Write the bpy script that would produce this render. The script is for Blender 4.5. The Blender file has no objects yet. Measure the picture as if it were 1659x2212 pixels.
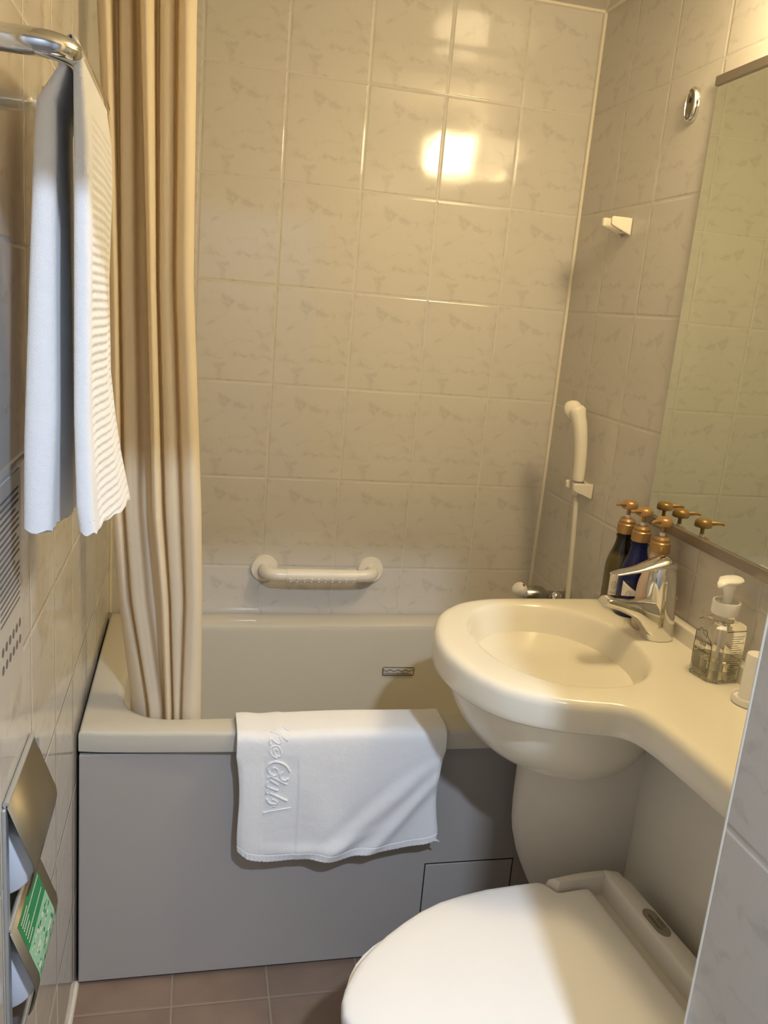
import bpy, bmesh, math, random
from mathutils import Vector, Matrix
random.seed(7)
PI = math.pi
S = bpy.context.scene
COL = S.collection

# ------------------------------------------------------------------ camera, world, lights, exposure
cam_d = bpy.data.cameras.new('camera'); cam = bpy.data.objects.new('camera', cam_d); COL.objects.link(cam)
rx = Vector((0.97378, -0.21079, 0.08552)); dn = Vector((0.03181, -0.24609, -0.96872)); fw = Vector((0.22525, 0.94605, -0.23294))
M = Matrix.Identity(4)
for i in range(3):
    M[i][0] = rx[i]; M[i][1] = -dn[i]; M[i][2] = -fw[i]
M[0][3], M[1][3], M[2][3] = 0.204, -2.2182, 1.427
cam.matrix_world = M
cam_d.sensor_fit = 'HORIZONTAL'; cam_d.sensor_width = 36.0; cam_d.lens = 1808.26 / 1659 * 36
cam_d.clip_start = 0.02
S.camera = cam

w = bpy.data.worlds.new('world'); S.world = w; w.use_nodes = True
w.node_tree.nodes['Background'].inputs['Color'].default_value = (0.6, 0.65, 0.75, 1)
w.node_tree.nodes['Background'].inputs['Strength'].default_value = 0.05

S.view_settings.view_transform = 'Standard'; S.view_settings.look = 'None'
S.view_settings.gamma = 1; S.view_settings.use_curve_mapping = False
S.view_settings.exposure = 0.0

HALL_POWER = 43.0          # cool downlight in the hallway behind the camera
HALL_LAMP = (0.58, -2.56, 2.30)
LAMP_STRENGTH = 60.0       # warm wall lamp above the mirror
WARM = (1.0, 0.775, 0.43)
COOL = (0.66, 0.79, 1.0)

ld = bpy.data.lights.new('hallway_downlight_bulb', 'AREA'); ld.shape = 'DISK'; ld.size = 0.09
ld.energy = HALL_POWER; ld.color = COOL
lo = bpy.data.objects.new('hallway_downlight_bulb', ld); COL.objects.link(lo)
lo.location = HALL_LAMP

# ------------------------------------------------------------------ helpers
def tag(o, label=None, cat=None, group=None, kind=None):
    if label: o['label'] = label
    if cat: o['category'] = cat
    if group: o['group'] = group
    if kind: o['kind'] = kind
    return o

def empty(name, loc, label, cat, group=None):
    o = bpy.data.objects.new(name, None); COL.objects.link(o); o.location = loc
    o.empty_display_size = 0.05
    tag(o, label, cat, group)
    return o

def link(name, verts, faces, mat, parent=None, smooth=True, sharp=40):
    me = bpy.data.meshes.new(name)
    off = Vector((0, 0, 0)) if parent is None else parent_world(parent)
    me.from_pydata([tuple(Vector(v) - off) for v in verts], [], faces)
    me.update()
    bm = bmesh.new(); bm.from_mesh(me); bmesh.ops.recalc_face_normals(bm, faces=bm.faces)
    if smooth:
        for f in bm.faces: f.smooth = True
        for e in bm.edges:
            if len(e.link_faces) == 2 and e.calc_face_angle(0) > math.radians(sharp): e.smooth = False
    bm.to_mesh(me); bm.free()
    o = bpy.data.objects.new(name, me); COL.objects.link(o)
    if mat is not None: me.materials.append(mat)
    if parent is not None: o.parent = parent
    return o

def parent_world(p):
    v = Vector((0, 0, 0))
    while p is not None:
        v += Vector(p.location); p = p.parent
    return v

class MB:
    """collects pieces given in world metres, builds one mesh"""
    def __init__(s): s.v = []; s.f = []
    def add(s, v, f):
        n = len(s.v); s.v += [tuple(x) for x in v]; s.f += [tuple(i + n for i in q) for q in f]; return s
    def box(s, a, b):
        (x0, y0, z0), (x1, y1, z1) = a, b
        v = [(x0,y0,z0),(x1,y0,z0),(x1,y1,z0),(x0,y1,z0),(x0,y0,z1),(x1,y0,z1),(x1,y1,z1),(x0,y1,z1)]
        f = [(0,3,2,1),(4,5,6,7),(0,1,5,4),(1,2,6,5),(2,3,7,6),(3,0,4,7)]
        return s.add(v, f)
    def loft(s, rings, cap0=True, cap1=True, closed=True):
        n = len(rings[0]); v = [p for r in rings for p in r]; f = []
        for i in range(len(rings) - 1):
            for j in range(n if closed else n - 1):
                k = (j + 1) % n
                f.append((i*n+j, i*n+k, (i+1)*n+k, (i+1)*n+j))
        if cap0: f.append(tuple(range(n))[::-1])
        if cap1: f.append(tuple((len(rings)-1)*n + j for j in range(n)))
        return s.add(v, f)
    def lathe(s, prof, c=(0,0,0), seg=32, axis='Z', cap0=True, cap1=True):
        rings = []
        for r, h in prof:
            ring = []
            for j in range(seg):
                a = 2*PI*j/seg; p, q = r*math.cos(a), r*math.sin(a)
                if axis == 'Z': ring.append((c[0]+p, c[1]+q, c[2]+h))
                elif axis == 'X': ring.append((c[0]+h, c[1]+p, c[2]+q))
                else: ring.append((c[0]+p, c[1]+h, c[2]+q))
            rings.append(ring)
        return s.loft(rings, cap0, cap1)
    def tube(s, pts, r, seg=12, flat=1.0, up=None, caps=True):
        pts = [Vector(p) for p in pts]; n = len(pts)
        rs = r if isinstance(r, (list, tuple)) else [r]*n
        rings = []; prev = None
        for i, p in enumerate(pts):
            t = (pts[min(i+1, n-1)] - pts[max(i-1, 0)]).normalized()
            if up is not None: a = Vector(up)
            elif prev is not None: a = prev
            else: a = Vector((0,0,1)) if abs(t.z) < .9 else Vector((1,0,0))
            b = t.cross(a).normalized(); a = b.cross(t).normalized(); prev = a
            rings.append([p + (b*math.cos(2*PI*j/seg) + a*math.sin(2*PI*j/seg)*flat)*rs[i] for j in range(seg)])
        return s.loft(rings, caps, caps)
    def prism(s, poly, d):
        """poly: world points of a planar polygon, d: extrusion vector"""
        d = Vector(d); return s.loft([[Vector(p) for p in poly], [Vector(p) + d for p in poly]])
    def build(s, name, mat, parent=None, smooth=True, bevel=0, seg=3, sharp=40, subsurf=0):
        o = link(name, s.v, s.f, mat, parent, smooth, sharp)
        if bevel:
            m = o.modifiers.new('bevel', 'BEVEL'); m.width = bevel; m.segments = seg; m.limit_method = 'ANGLE'
            m.angle_limit = math.radians(35); m.harden_normals = False
        if subsurf:
            m = o.modifiers.new('sub', 'SUBSURF'); m.levels = subsurf; m.render_levels = subsurf
        return o

def catmull(P, n=8, closed=False):
    P = [Vector(p) for p in P]; out = []; L = len(P)
    rng = range(L if closed else L - 1)
    for i in rng:
        if closed: a, b, c, d = P[(i-1) % L], P[i], P[(i+1) % L], P[(i+2) % L]
        else: a, b, c, d = P[max(i-1, 0)], P[i], P[i+1], P[min(i+2, L-1)]
        for k in range(n):
            t = k/n; out.append(0.5*((2*b) + (c-a)*t + (2*a-5*b+4*c-d)*t*t + (3*b-a-3*c+d)*t**3))
    if not closed: out.append(P[-1])
    return out

def lerp(x, xs, ys):
    if x <= xs[0]: return ys[0]
    for i in range(len(xs)-1):
        if x <= xs[i+1]:
            t = (x-xs[i])/(xs[i+1]-xs[i]); return ys[i]*(1-t)+ys[i+1]*t
    return ys[-1]

def text_mesh(name, body, size, mat, parent, origin, xdir, ydir, depth=0.0003, align='CENTER'):
    cu = bpy.data.curves.new(name, 'FONT'); cu.body = body; cu.size = size; cu.extrude = depth
    cu.align_x = align; cu.align_y = 'CENTER'; cu.resolution_u = 3
    to = bpy.data.objects.new(name + '_src', cu); COL.objects.link(to)
    bpy.context.view_layer.update()
    me = bpy.data.meshes.new_from_object(to.evaluated_get(bpy.context.evaluated_depsgraph_get()))
    bpy.data.objects.remove(to)
    X = Vector(xdir).normalized(); Y = Vector(ydir).normalized(); Z = X.cross(Y)
    off = parent_world(parent)
    for v in me.vertices:
        c = v.co.copy(); v.co = Vector(origin) - off + X*c.x + Y*c.y + Z*c.z
    me.materials.clear(); me.materials.append(mat)
    o = bpy.data.objects.new(name, me); COL.objects.link(o); o.parent = parent
    return o

# ------------------------------------------------------------------ materials
def newmat(name):
    m = bpy.data.materials.new(name); m.use_nodes = True
    return m, m.node_tree.nodes, m.node_tree.links, m.node_tree.nodes['Principled BSDF']

def mat(name, col, rough=0.4, metal=0.0, bump=0.0, bscale=200, var=0.0, vscale=8, spec=0.5, trans=0.0, ior=1.45, sheen=0.0, sss=0.0):
    m, N, L, b = newmat(name)
    b.inputs['Base Color'].default_value = (*col, 1); b.inputs['Roughness'].default_value = rough
    b.inputs['Metallic'].default_value = metal; b.inputs['Specular IOR Level'].default_value = spec
    b.inputs['IOR'].default_value = ior; b.inputs['Transmission Weight'].default_value = trans
    if sheen: b.inputs['Sheen Weight'].default_value = sheen
    tc = N.new('ShaderNodeTexCoord')
    nz = N.new('ShaderNodeTexNoise'); nz.inputs['Scale'].default_value = vscale; nz.inputs['Detail'].default_value = 3
    L.new(tc.outputs['Object'], nz.inputs['Vector'])
    mx = N.new('ShaderNodeMix'); mx.data_type = 'RGBA'
    k = 1 - max(var, 0.02)
    mx.inputs['A'].default_value = (*col, 1); mx.inputs['B'].default_value = (col[0]*k, col[1]*k, col[2]*k, 1)
    L.new(nz.outputs['Fac'], mx.inputs['Factor']); L.new(mx.outputs['Result'], b.inputs['Base Color'])
    if bump:
        n2 = N.new('ShaderNodeTexNoise'); n2.inputs['Scale'].default_value = bscale; n2.inputs['Detail'].default_value = 2
        L.new(tc.outputs['Object'], n2.inputs['Vector'])
        bp = N.new('ShaderNodeBump'); bp.inputs['Distance'].default_value = bump; bp.inputs['Strength'].default_value = 1
        L.new(n2.outputs['Fac'], bp.inputs['Height']); L.new(bp.outputs['Normal'], b.inputs['Normal'])
    return m

def tile_mat(name, axis, u0, v0, tw, th, base, vein, grout, rough, half, tilt=0.0006, veins=True, flipu=False):
    m, N, L, b = newmat(name)
    def math_(op, a, c=None, d=None, clamp=False):
        n = N.new('ShaderNodeMath'); n.operation = op; n.use_clamp = clamp
        for i, x in enumerate((a, c, d)):
            if x is None: continue
            if isinstance(x, (int, float)): n.inputs[i].default_value = x
            else: L.new(x, n.inputs[i])
        return n.outputs[0]
    geo = N.new('ShaderNodeNewGeometry'); sp = N.new('ShaderNodeSeparateXYZ'); L.new(geo.outputs['Position'], sp.inputs[0])
    U = sp.outputs[axis[0]]; V = sp.outputs[axis[1]]
    u = math_('DIVIDE', math_('SUBTRACT', U, u0), tw); v = math_('DIVIDE', math_('SUBTRACT', V, v0), th)
    fu = math_('FRACT', u); fv = math_('FRACT', v)
    iu = math_('FLOOR', u); iv = math_('FLOOR', v)
    du = math_('MULTIPLY', math_('MINIMUM', fu, math_('SUBTRACT', 1, fu)), tw)
    dv = math_('MULTIPLY', math_('MINIMUM', fv, math_('SUBTRACT', 1, fv)), th)
    d = math_('MINIMUM', du, dv)
    def ss(x, e0, e1):
        n = N.new('ShaderNodeMapRange'); n.interpolation_type = 'SMOOTHSTEP'
        n.inputs['From Min'].default_value = e0; n.inputs['From Max'].default_value = e1
        L.new(x, n.inputs['Value']); return n.outputs[0]
    mask = ss(d, half*0.7, half*1.3)             # 0 grout, 1 tile
    dome = ss(d, half, half + 0.0045)
    # coordinates that repeat on every tile, so the print is the same on each
    cb = N.new('ShaderNodeCombineXYZ')
    L.new(math_('MULTIPLY', (math_('SUBTRACT', 1, fu) if flipu else fu), tw), cb.inputs[0]); L.new(math_('MULTIPLY', fv, th), cb.inputs[1]); cb.inputs[2].default_value = 0.37
    rnd = N.new('ShaderNodeTexWhiteNoise'); rnd.noise_dimensions = '3D'
    cb2 = N.new('ShaderNodeCombineXYZ'); L.new(iu, cb2.inputs[0]); L.new(iv, cb2.inputs[1]); cb2.inputs[2].default_value = 1.5
    L.new(cb2.outputs[0], rnd.inputs['Vector'])
    rs = N.new('ShaderNodeSeparateXYZ'); L.new(rnd.outputs['Color'], rs.inputs[0])
    col = None
    if veins:
        dist = N.new('ShaderNodeTexNoise'); dist.inputs['Scale'].default_value = 22; dist.inputs['Detail'].default_value = 4
        L.new(cb.outputs[0], dist.inputs['Vector'])
        dm = N.new('ShaderNodeMix'); dm.data_type = 'VECTOR'; dm.inputs['Factor'].default_value = 0.06
        L.new(cb.outputs[0], dm.inputs['A']); L.new(dist.outputs['Color'], dm.inputs['B'])
        rot = N.new('ShaderNodeMapping'); rot.inputs['Rotation'].default_value = (0, 0, math.radians(38)); rot.inputs['Scale'].default_value = (1.0, 1.7, 1.0)
        L.new(dm.outputs['Result'], rot.inputs['Vector'])
        vo = N.new('ShaderNodeTexVoronoi'); vo.feature = 'DISTANCE_TO_EDGE'; vo.inputs['Scale'].default_value = 8.5
        L.new(rot.outputs[0], vo.inputs['Vector'])
        line = math_('SUBTRACT', 1, ss(vo.outputs['Distance'], 0.0, 0.10))
        pm = N.new('ShaderNodeTexNoise'); pm.inputs['Scale'].default_value = 26; pm.inputs['Detail'].default_value = 3
        L.new(rot.outputs[0], pm.inputs['Vector'])
        pmm = ss(pm.outputs['Fac'], 0.42, 0.66)
        blot = N.new('ShaderNodeTexNoise'); blot.inputs['Scale'].default_value = 15; blot.inputs['Detail'].default_value = 5; blot.inputs['Roughness'].default_value = 0.6
        L.new(cb.outputs[0], blot.inputs['Vector'])
        bl = ss(blot.outputs['Fac'], 0.56, 0.78)
        tot = math_('ADD', math_('MULTIPLY', math_('MULTIPLY', line, pmm), 0.34), math_('MULTIPLY', bl, 0.34), clamp=True)
        mx = N.new('ShaderNodeMix'); mx.data_type = 'RGBA'
        mx.inputs['A'].default_value = (*base, 1); mx.inputs['B'].default_value = (*vein, 1); L.new(tot, mx.inputs['Factor'])
        col = mx.outputs['Result']
    else:
        nz = N.new('ShaderNodeTexNoise'); nz.inputs['Scale'].default_value = 9; nz.inputs['Detail'].default_value = 6
        L.new(geo.outputs['Position'], nz.inputs['Vector'])
        mx = N.new('ShaderNodeMix'); mx.data_type = 'RGBA'
        mx.inputs['A'].default_value = (*base, 1); mx.inputs['B'].default_value = (*vein, 1); L.new(ss(nz.outputs['Fac'], .35, .7), mx.inputs['Factor'])
        col = mx.outputs['Result']
    fin = N.new('ShaderNodeMix'); fin.data_type = 'RGBA'
    fin.inputs['A'].default_value = (*grout, 1); L.new(col, fin.inputs['B']); L.new(mask, fin.inputs['Factor'])
    L.new(fin.outputs['Result'], b.inputs['Base Color'])
    rr = math_('ADD', math_('MULTIPLY', math_('SUBTRACT', 1, mask), 0.45), rough)
    L.new(rr, b.inputs['Roughness'])
    # height: grooves, slight tilt of each tile, faint unevenness of the glaze
    h = math_('MULTIPLY', dome, 0.0007)
    t1 = math_('MULTIPLY', math_('MULTIPLY', math_('SUBTRACT', rs.outputs[0], 0.5), fu), tilt)
    t2 = math_('MULTIPLY', math_('MULTIPLY', math_('SUBTRACT', rs.outputs[1], 0.5), fv), tilt)
    wv = N.new('ShaderNodeTexNoise'); wv.inputs['Scale'].default_value = 14; wv.inputs['Detail'].default_value = 1
    L.new(geo.outputs['Position'], wv.inputs['Vector'])
    h = math_('ADD', math_('ADD', h, math_('ADD', t1, t2)), math_('MULTIPLY', wv.outputs['Fac'], 0.0004))
    bp = N.new('ShaderNodeBump'); bp.inputs['Distance'].default_value = 1.0; bp.inputs['Strength'].default_value = 1.0
    L.new(h, bp.inputs['Height']); L.new(bp.outputs['Normal'], b.inputs['Normal'])
    return m

TB, TV, TG = (0.62, 0.59, 0.54), (0.36, 0.34, 0.31), (0.64, 0.60, 0.53)
M_back = tile_mat('tile_back', (0, 2), 0.0, 0.216, 0.2, 0.25, TB, TV, TG, 0.09, 0.0013)
M_right = tile_mat('tile_right', (1, 2), -0.182, 0.216, 0.2, 0.25, TB, TV, TG, 0.12, 0.0013)
M_left = tile_mat('tile_left', (1, 2), -0.091, 0.216, 0.2, 0.25, TB, TV, TG, 0.07, 0.0013, flipu=True)
M_front = tile_mat('tile_front', (0, 2), 0.0, 0.216, 0.2, 0.25, TB, TV, TG, 0.12, 0.0013)
M_floor = tile_mat('tile_floor', (0, 1), -0.002, -0.745, 0.2, 0.2, (0.285, 0.20, 0.145), (0.235, 0.165, 0.12), (0.33, 0.27, 0.21), 0.38, 0.0016, veins=False)
M_ceil = mat('ceiling_panel', (0.62, 0.59, 0.53), 0.035, spec=0.9)
M_hall = mat('hall_paint', (0.52, 0.51, 0.50), 0.7, bump=0.0004)
M_hallfloor = mat('hall_carpet', (0.20, 0.16, 0.13), 0.9, bump=0.001, bscale=400)
M_caulk = mat('caulk', (0.78, 0.72, 0.60), 0.35)
M_tub = mat('tub_frp', (0.62, 0.585, 0.495), 0.16)
M_apron = mat('apron_panel', (0.44, 0.41, 0.38), 0.34, bump=0.00008, bscale=120)
M_basin = mat('basin_resin', (0.80, 0.755, 0.64), 0.17)
M_panel = mat('cream_panel', (0.68, 0.64, 0.56), 0.42)
M_lid = mat('toilet_plastic', (0.90, 0.89, 0.88), 0.28)
M_unit = mat('toilet_unit', (0.80, 0.76, 0.69), 0.35, bump=0.0001, bscale=600)
M_china = mat('toilet_china', (0.80, 0.77, 0.70), 0.10)
M_badge = mat('badge_grey', (0.30, 0.26, 0.20), 0.5)
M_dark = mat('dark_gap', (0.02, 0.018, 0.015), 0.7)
M_ink = mat('ink_dark', (0.06, 0.045, 0.025), 0.6)
M_inkb = mat('ink_brown', (0.25, 0.20, 0.14), 0.6)
M_chrome = mat('chrome', (0.78, 0.77, 0.74), 0.07, metal=1.0)
M_chrome2 = mat('chrome_dull', (0.45, 0.44, 0.42), 0.22, metal=1.0)
M_steel = mat('stainless', (0.24, 0.205, 0.14), 0.5, metal=0.75)
M_steelb = mat('stainless_bracket', (0.55, 0.56, 0.55), 0.45, metal=0.6)
M_mtrim = mat('mirror_trim', (0.33, 0.29, 0.25), 0.35, metal=0.8)
M_mirror = mat('mirror_silver', (0.74, 0.78, 0.68), 0.0, metal=1.0)
M_plas = mat('cream_plastic', (0.80, 0.75, 0.64), 0.25)
M_plasm = mat('ivory_plastic', (0.82, 0.76, 0.65), 0.32)
M_white = mat('white_plastic', (0.86, 0.84, 0.80), 0.3)
M_red = mat('red_dot', (0.45, 0.05, 0.02), 0.4)
M_hose = mat('shower_hose', (0.70, 0.66, 0.56), 0.35)
M_gold = mat('gold_plastic', (0.38, 0.225, 0.09), 0.34, metal=0.35)
M_blue = mat('blue_bottle', (0.006, 0.009, 0.07), 0.10)
M_pink = mat('pink_bottle', (0.84, 0.66, 0.55), 0.14, trans=0.35)
M_label = mat('label_paper', (0.74, 0.70, 0.64), 0.55)
M_clear = mat('clear_plastic', (0.98, 0.98, 0.96), 0.04, trans=1.0, ior=1.20)
M_liquid = mat('soap_liquid', (0.93, 0.90, 0.74), 0.05, trans=0.9, ior=1.2)
M_paper = mat('paper_roll', (0.84, 0.85, 0.90), 0.95, bump=0.0003, bscale=150)
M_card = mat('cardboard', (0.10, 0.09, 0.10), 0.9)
M_green = mat('green_print', (0.015, 0.24, 0.075), 0.5)
M_lgreen = mat('light_green_print', (0.30, 0.56, 0.38), 0.5)
M_lgreen2 = mat('pale_print', (0.62, 0.70, 0.56), 0.5)
M_poster = mat('sign_sheet', (0.56, 0.53, 0.49), 0.25)
M_inkd = mat('ink_umber', (0.10, 0.075, 0.04), 0.6)
M_txt = mat('sign_text', (0.16, 0.14, 0.12), 0.6)

def olive_mat():
    m, N, L, b = newmat('olive_bottle')
    b.inputs['Roughness'].default_value = 0.12
    g = N.new('ShaderNodeNewGeometry'); s = N.new('ShaderNodeSeparateXYZ'); L.new(g.outputs['Position'], s.inputs[0])
    r = N.new('ShaderNodeMapRange'); r.inputs['From Min'].default_value = 0.945; r.inputs['From Max'].default_value = 0.955
    L.new(s.outputs['Z'], r.inputs['Value'])
    mx = N.new('ShaderNodeMix'); mx.data_type = 'RGBA'
    mx.inputs['A'].default_value = (0.085, 0.065, 0.018, 1); mx.inputs['B'].default_value = (0.018, 0.015, 0.008, 1)
    L.new(r.outputs[0], mx.inputs['Factor']); L.new(mx.outputs['Result'], b.inputs['Base Color'])
    return m
M_olive = olive_mat()

def towel_mat(name, waffle=False, col=(0.87, 0.87, 0.87)):
    m, N, L, b = newmat(name)
    b.inputs['Base Color'].default_value = (*col, 1); b.inputs['Roughness'].default_value = 0.95
    b.inputs['Sheen Weight'].default_value = 0.25; b.inputs['Specular IOR Level'].default_value = 0.2
    tc = N.new('ShaderNodeTexCoord')
    n1 = N.new('ShaderNodeTexNoise'); n1.inputs['Scale'].default_value = 550; n1.inputs['Detail'].default_value = 2
    L.new(tc.outputs['Object'], n1.inputs['Vector'])
    n2 = N.new('ShaderNodeTexNoise'); n2.inputs['Scale'].default_value = 60; n2.inputs['Detail'].default_value = 3
    L.new(tc.outputs['Object'], n2.inputs['Vector'])
    ad = N.new('ShaderNodeMath'); ad.operation = 'MULTIPLY_ADD'; ad.inputs[1].default_value = 0.5
    L.new(n1.outputs['Fac'], ad.inputs[0]); L.new(n2.outputs['Fac'], ad.inputs[2])
    bp = N.new('ShaderNodeBump'); bp.inputs['Distance'].default_value = 0.0014; bp.inputs['Strength'].default_value = 0.7
    L.new(ad.outputs[0], bp.inputs['Height']); L.new(bp.outputs['Normal'], b.inputs['Normal'])
    return m
M_terry = towel_mat('terry_towel'); M_face = towel_mat('face_towel', col=(0.79, 0.79, 0.79))
M_flatband = towel_mat('terry_band', col=(0.80, 0.795, 0.79))

def curtain_mat():
    m, N, L, b = newmat('curtain_cloth')
    b.inputs['Roughness'].default_value = 0.8; b.inputs['Specular IOR Level'].default_value = 0.25
    b.inputs['Base Color'].default_value = (0.88, 0.79, 0.62, 1)
    tr = N.new('ShaderNodeBsdfTranslucent'); tr.inputs['Color'].default_value = (0.86, 0.68, 0.44, 1)
    mix = N.new('ShaderNodeMixShader'); mix.inputs[0].default_value = 0.28
    out = N['Material Output'] if 'Material Output' in N else [n for n in N if n.type == 'OUTPUT_MATERIAL'][0]
    L.new(b.outputs[0], mix.inputs[1]); L.new(tr.outputs[0], mix.inputs[2]); L.new(mix.outputs[0], out.inputs['Surface'])
    tc = N.new('ShaderNodeTexCoord'); nz = N.new('ShaderNodeTexNoise'); nz.inputs['Scale'].default_value = 500
    L.new(tc.outputs['Object'], nz.inputs['Vector'])
    bp = N.new('ShaderNodeBump'); bp.inputs['Distance'].default_value = 0.0002; L.new(nz.outputs['Fac'], bp.inputs['Height'])
    L.new(bp.outputs['Normal'], b.inputs['Normal'])
    return m
M_curtain = curtain_mat()

def emit_mat(name, col, s):
    m, N, L, b = newmat(name)
    b.inputs['Base Color'].default_value = (0.8, 0.8, 0.8, 1)
    b.inputs['Emission Color'].default_value = (*col, 1); b.inputs['Emission Strength'].default_value = s
    return m
M_lamp = emit_mat('lamp_shade_lit', WARM, LAMP_STRENGTH)
M_dl = emit_mat('downlight_lit', COOL, 20)

# ------------------------------------------------------------------ room shell
CZ = 2.216; FY = -1.585; TH = 0.15; T = 0.06
def struct(name, mb, m, **k):
    o = mb.build(name, m, smooth=False, **k); o['kind'] = 'structure'; return o
struct('wall_back', MB().box((-T, 0, -T), (1.2+T, T, CZ+T)), M_back)
struct('wall_right', MB().box((1.2, FY-TH, -T), (1.2+T, 0, CZ+T)), M_right)
# left wall with the pocket for the paper rolls
RY0, RY1, RZ0, RZ1 = -1.272, -1.118, 0.435, 0.805
lw = MB()
lw.box((-0.09, FY-TH, -T), (0, 0, RZ0)); lw.box((-0.09, FY-TH, RZ1), (0, 0, CZ+T))
lw.box((-0.09, FY-TH, RZ0), (0, RY0, RZ1)); lw.box((-0.09, RY1, RZ0), (0, 0, RZ1))
struct('wall_left', lw, M_left)
DX0, DX1, DZ = 0.012, 0.726, 1.80
fwl = MB(); fwl.box((DX1, FY-TH, 0), (1.2, FY, CZ)); fwl.box((0, FY-TH, DZ), (DX1, FY, CZ)); fwl.box((0, FY-TH, 0), (DX0, FY, DZ))
o = struct('wall_front', fwl, M_front)
o.data.materials.append(M_right)
for p in o.data.polygons:
    if abs(p.normal.x) > .5: p.material_index = 1
struct('floor', MB().box((-T, FY-TH, -T), (1.2+T, 0.0, 0)), M_floor)
struct('ceiling', MB().box((-T, FY, CZ), (1.2+T, T, CZ+T)), M_ceil)
# caulk beads in the corners, edge bead of the doorway
def bead(name, a, b, r=0.005):
    m = MB().tube([a, b], r, 8); struct(name, m, M_caulk)
bead('trim_1', (1.198, -0.002, 0.58), (1.198, -0.002, CZ), 0.0065)
bead('trim_2', (0.002, -0.002, 0.58), (0.002, -0.002, CZ), 0.005)
bead('trim_3', (0.0, -0.002, CZ-0.001), (1.2, -0.002, CZ-0.001), 0.006)
bead('trim_4', (1.198, -0.0, CZ-0.001), (1.198, FY, CZ-0.001), 0.005)
bead('trim_5', (0.001, -0.66, 0.001), (0.001, FY, 0.001), 0.007)
bead('trim_6', (DX1+0.0012, FY-0.0012, 0.0), (DX1+0.0012, FY-0.0012, DZ), 0.0022)
# hallway behind the camera
HY = -3.3
struct('hall_floor', MB().box((-0.75, HY, -T), (1.9, FY-TH, -0.001)), M_hallfloor)
struct('hall_ceiling', MB().box((-0.75, HY, 2.36), (1.9, FY-TH, 2.42)), M_hall)
hw = MB(); hw.box((-0.81, HY, 0), (-0.75, FY-TH, 2.4)); hw.box((1.9, HY, 0), (1.96, FY-TH, 2.4)); hw.box((-0.81, HY-T, 0), (1.96, HY, 2.4))
struct('hall_walls', hw, M_hall)
hf = MB(); hf.box((-0.75, FY-TH-0.01, 0), (-0.0, FY-TH, 2.4)); hf.box((1.2, FY-TH-0.01, 0), (1.9, FY-TH, 2.4)); hf.box((0.0, FY-TH-0.01, CZ), (1.2, FY-TH, 2.4))
struct('hall_partition', hf, M_hall)
dlt = empty('ceiling_downlight', (HALL_LAMP[0], HALL_LAMP[1], 2.36), 'round recessed downlight in the hallway ceiling outside the bathroom door', 'ceiling light')
MB().lathe([(0.075, 0), (0.075, -0.012), (0.06, -0.02), (0.055, -0.004)], (HALL_LAMP[0], HALL_LAMP[1], 2.36), 32, cap0=False, cap1=False).build('rim', M_white, dlt)
MB().lathe([(0.05, -0.006), (0.05, -0.008)], (HALL_LAMP[0], HALL_LAMP[1], 2.36), 32).build('diffuser', M_dl, dlt)

# warm wall lamp above the mirror
lamp = empty('wall_lamp', (1.2, -1.02, 2.01), 'lit warm glass wall lamp mounted on the tiles above the mirror', 'lamp')
MB().box((1.178, -1.12, 1.965), (1.2, -0.92, 2.055)).build('back_plate', M_plas, lamp, bevel=0.006)
def rrect(cx, cz, hx, hz, r, n=6):
    out = []
    for (sx, sz, a0) in ((1, 1, 0), (-1, 1, 90), (-1, -1, 180), (1, -1, 270)):
        for k in range(n+1):
            a = math.radians(a0 + 90*k/n); out.append((cx + sx*(hx-r) + r*math.cos(a), cz + sz*(hz-r) + r*math.sin(a)))
    return out
rings = []
for x, s in ((1.178, .98), (1.165, 1.0), (1.06, 1.0), (1.040, .94), (1.030, .8)):
    rings.append([(x, y, z) for y, z in rrect(-1.02, 2.01, 0.095*s, 0.06*s, 0.03*s)])
MB().loft(rings).build('lamp_shade', M_lamp, lamp)

# ------------------------------------------------------------------ bathtub
tub = empty('bathtub', (0.6, -0.34, 0), 'cream bathtub with panelled front filling the back of the room', 'bathtub')
def front_y(x): return lerp(x, [0, .12, .4, .78, 1.2], [-.656, -.665, -.679, -.692, -.695])
NA = 160
def sq(cx, cy, x0, x1, y0, y1, r):
    """rounded rectangle sampled by angle from (cx,cy)"""
    out = []
    for k in range(NA):
        a = 2*PI*k/NA + 1e-4; dx, dy = math.cos(a), math.sin(a)
        lo, hi = 0, 3
        for _ in range(40):
            m = (lo+hi)/2; px, py = cx+dx*m, cy+dy*m
            qx = max(abs(px-(x0+x1)/2)-((x1-x0)/2-r), 0); qy = max(abs(py-(y0+y1)/2)-((y1-y0)/2-r), 0)
            inside = math.hypot(qx, qy) <= r
            if inside: lo = m
            else: hi = m
        out.append((cx+dx*lo, cy+dy*lo))
    return out
cx, cy = 0.6, -0.35
def outer(ins, bow):
    o = sq(cx, cy, 0.005+ins, 1.195-ins, -0.66, -0.003-ins, 0.004)
    res = []
    for x, y in o:
        if y < -0.60:
            res.append((x, -0.60 + (y+0.60)/(0.06)*(-(front_y(x)+ins*bow) - 0.60)*1.0 if False else y))
        else: res.append((x, y))
    # push the front edge onto the bowed line
    out = []
    for x, y in res:
        t = max(0, min(1, (-y-0.35)/0.31)); fy = front_y(x) + ins
        out.append((x, y*(1-t) + (fy)*t if -y > 0.35 and abs(y+0.66) < 0.002 else (y if -y < 0.655 else fy)))
    return out
def inner(d, rr=0.12):
    return sq(cx, cy, 0.075+d*1.5, 1.125-d*1.5, -0.607+d, -0.100-d*0.55, rr)
R = []
def ring(pts, z): R.append([(x, y, z) for x, y in pts])
ring(outer(0.003, 1), 0.5365); ring(outer(0.0007, 1), 0.5375); ring(outer(0.0, 1), 0.540); ring(outer(0.0, 1), 0.5725)
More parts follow.
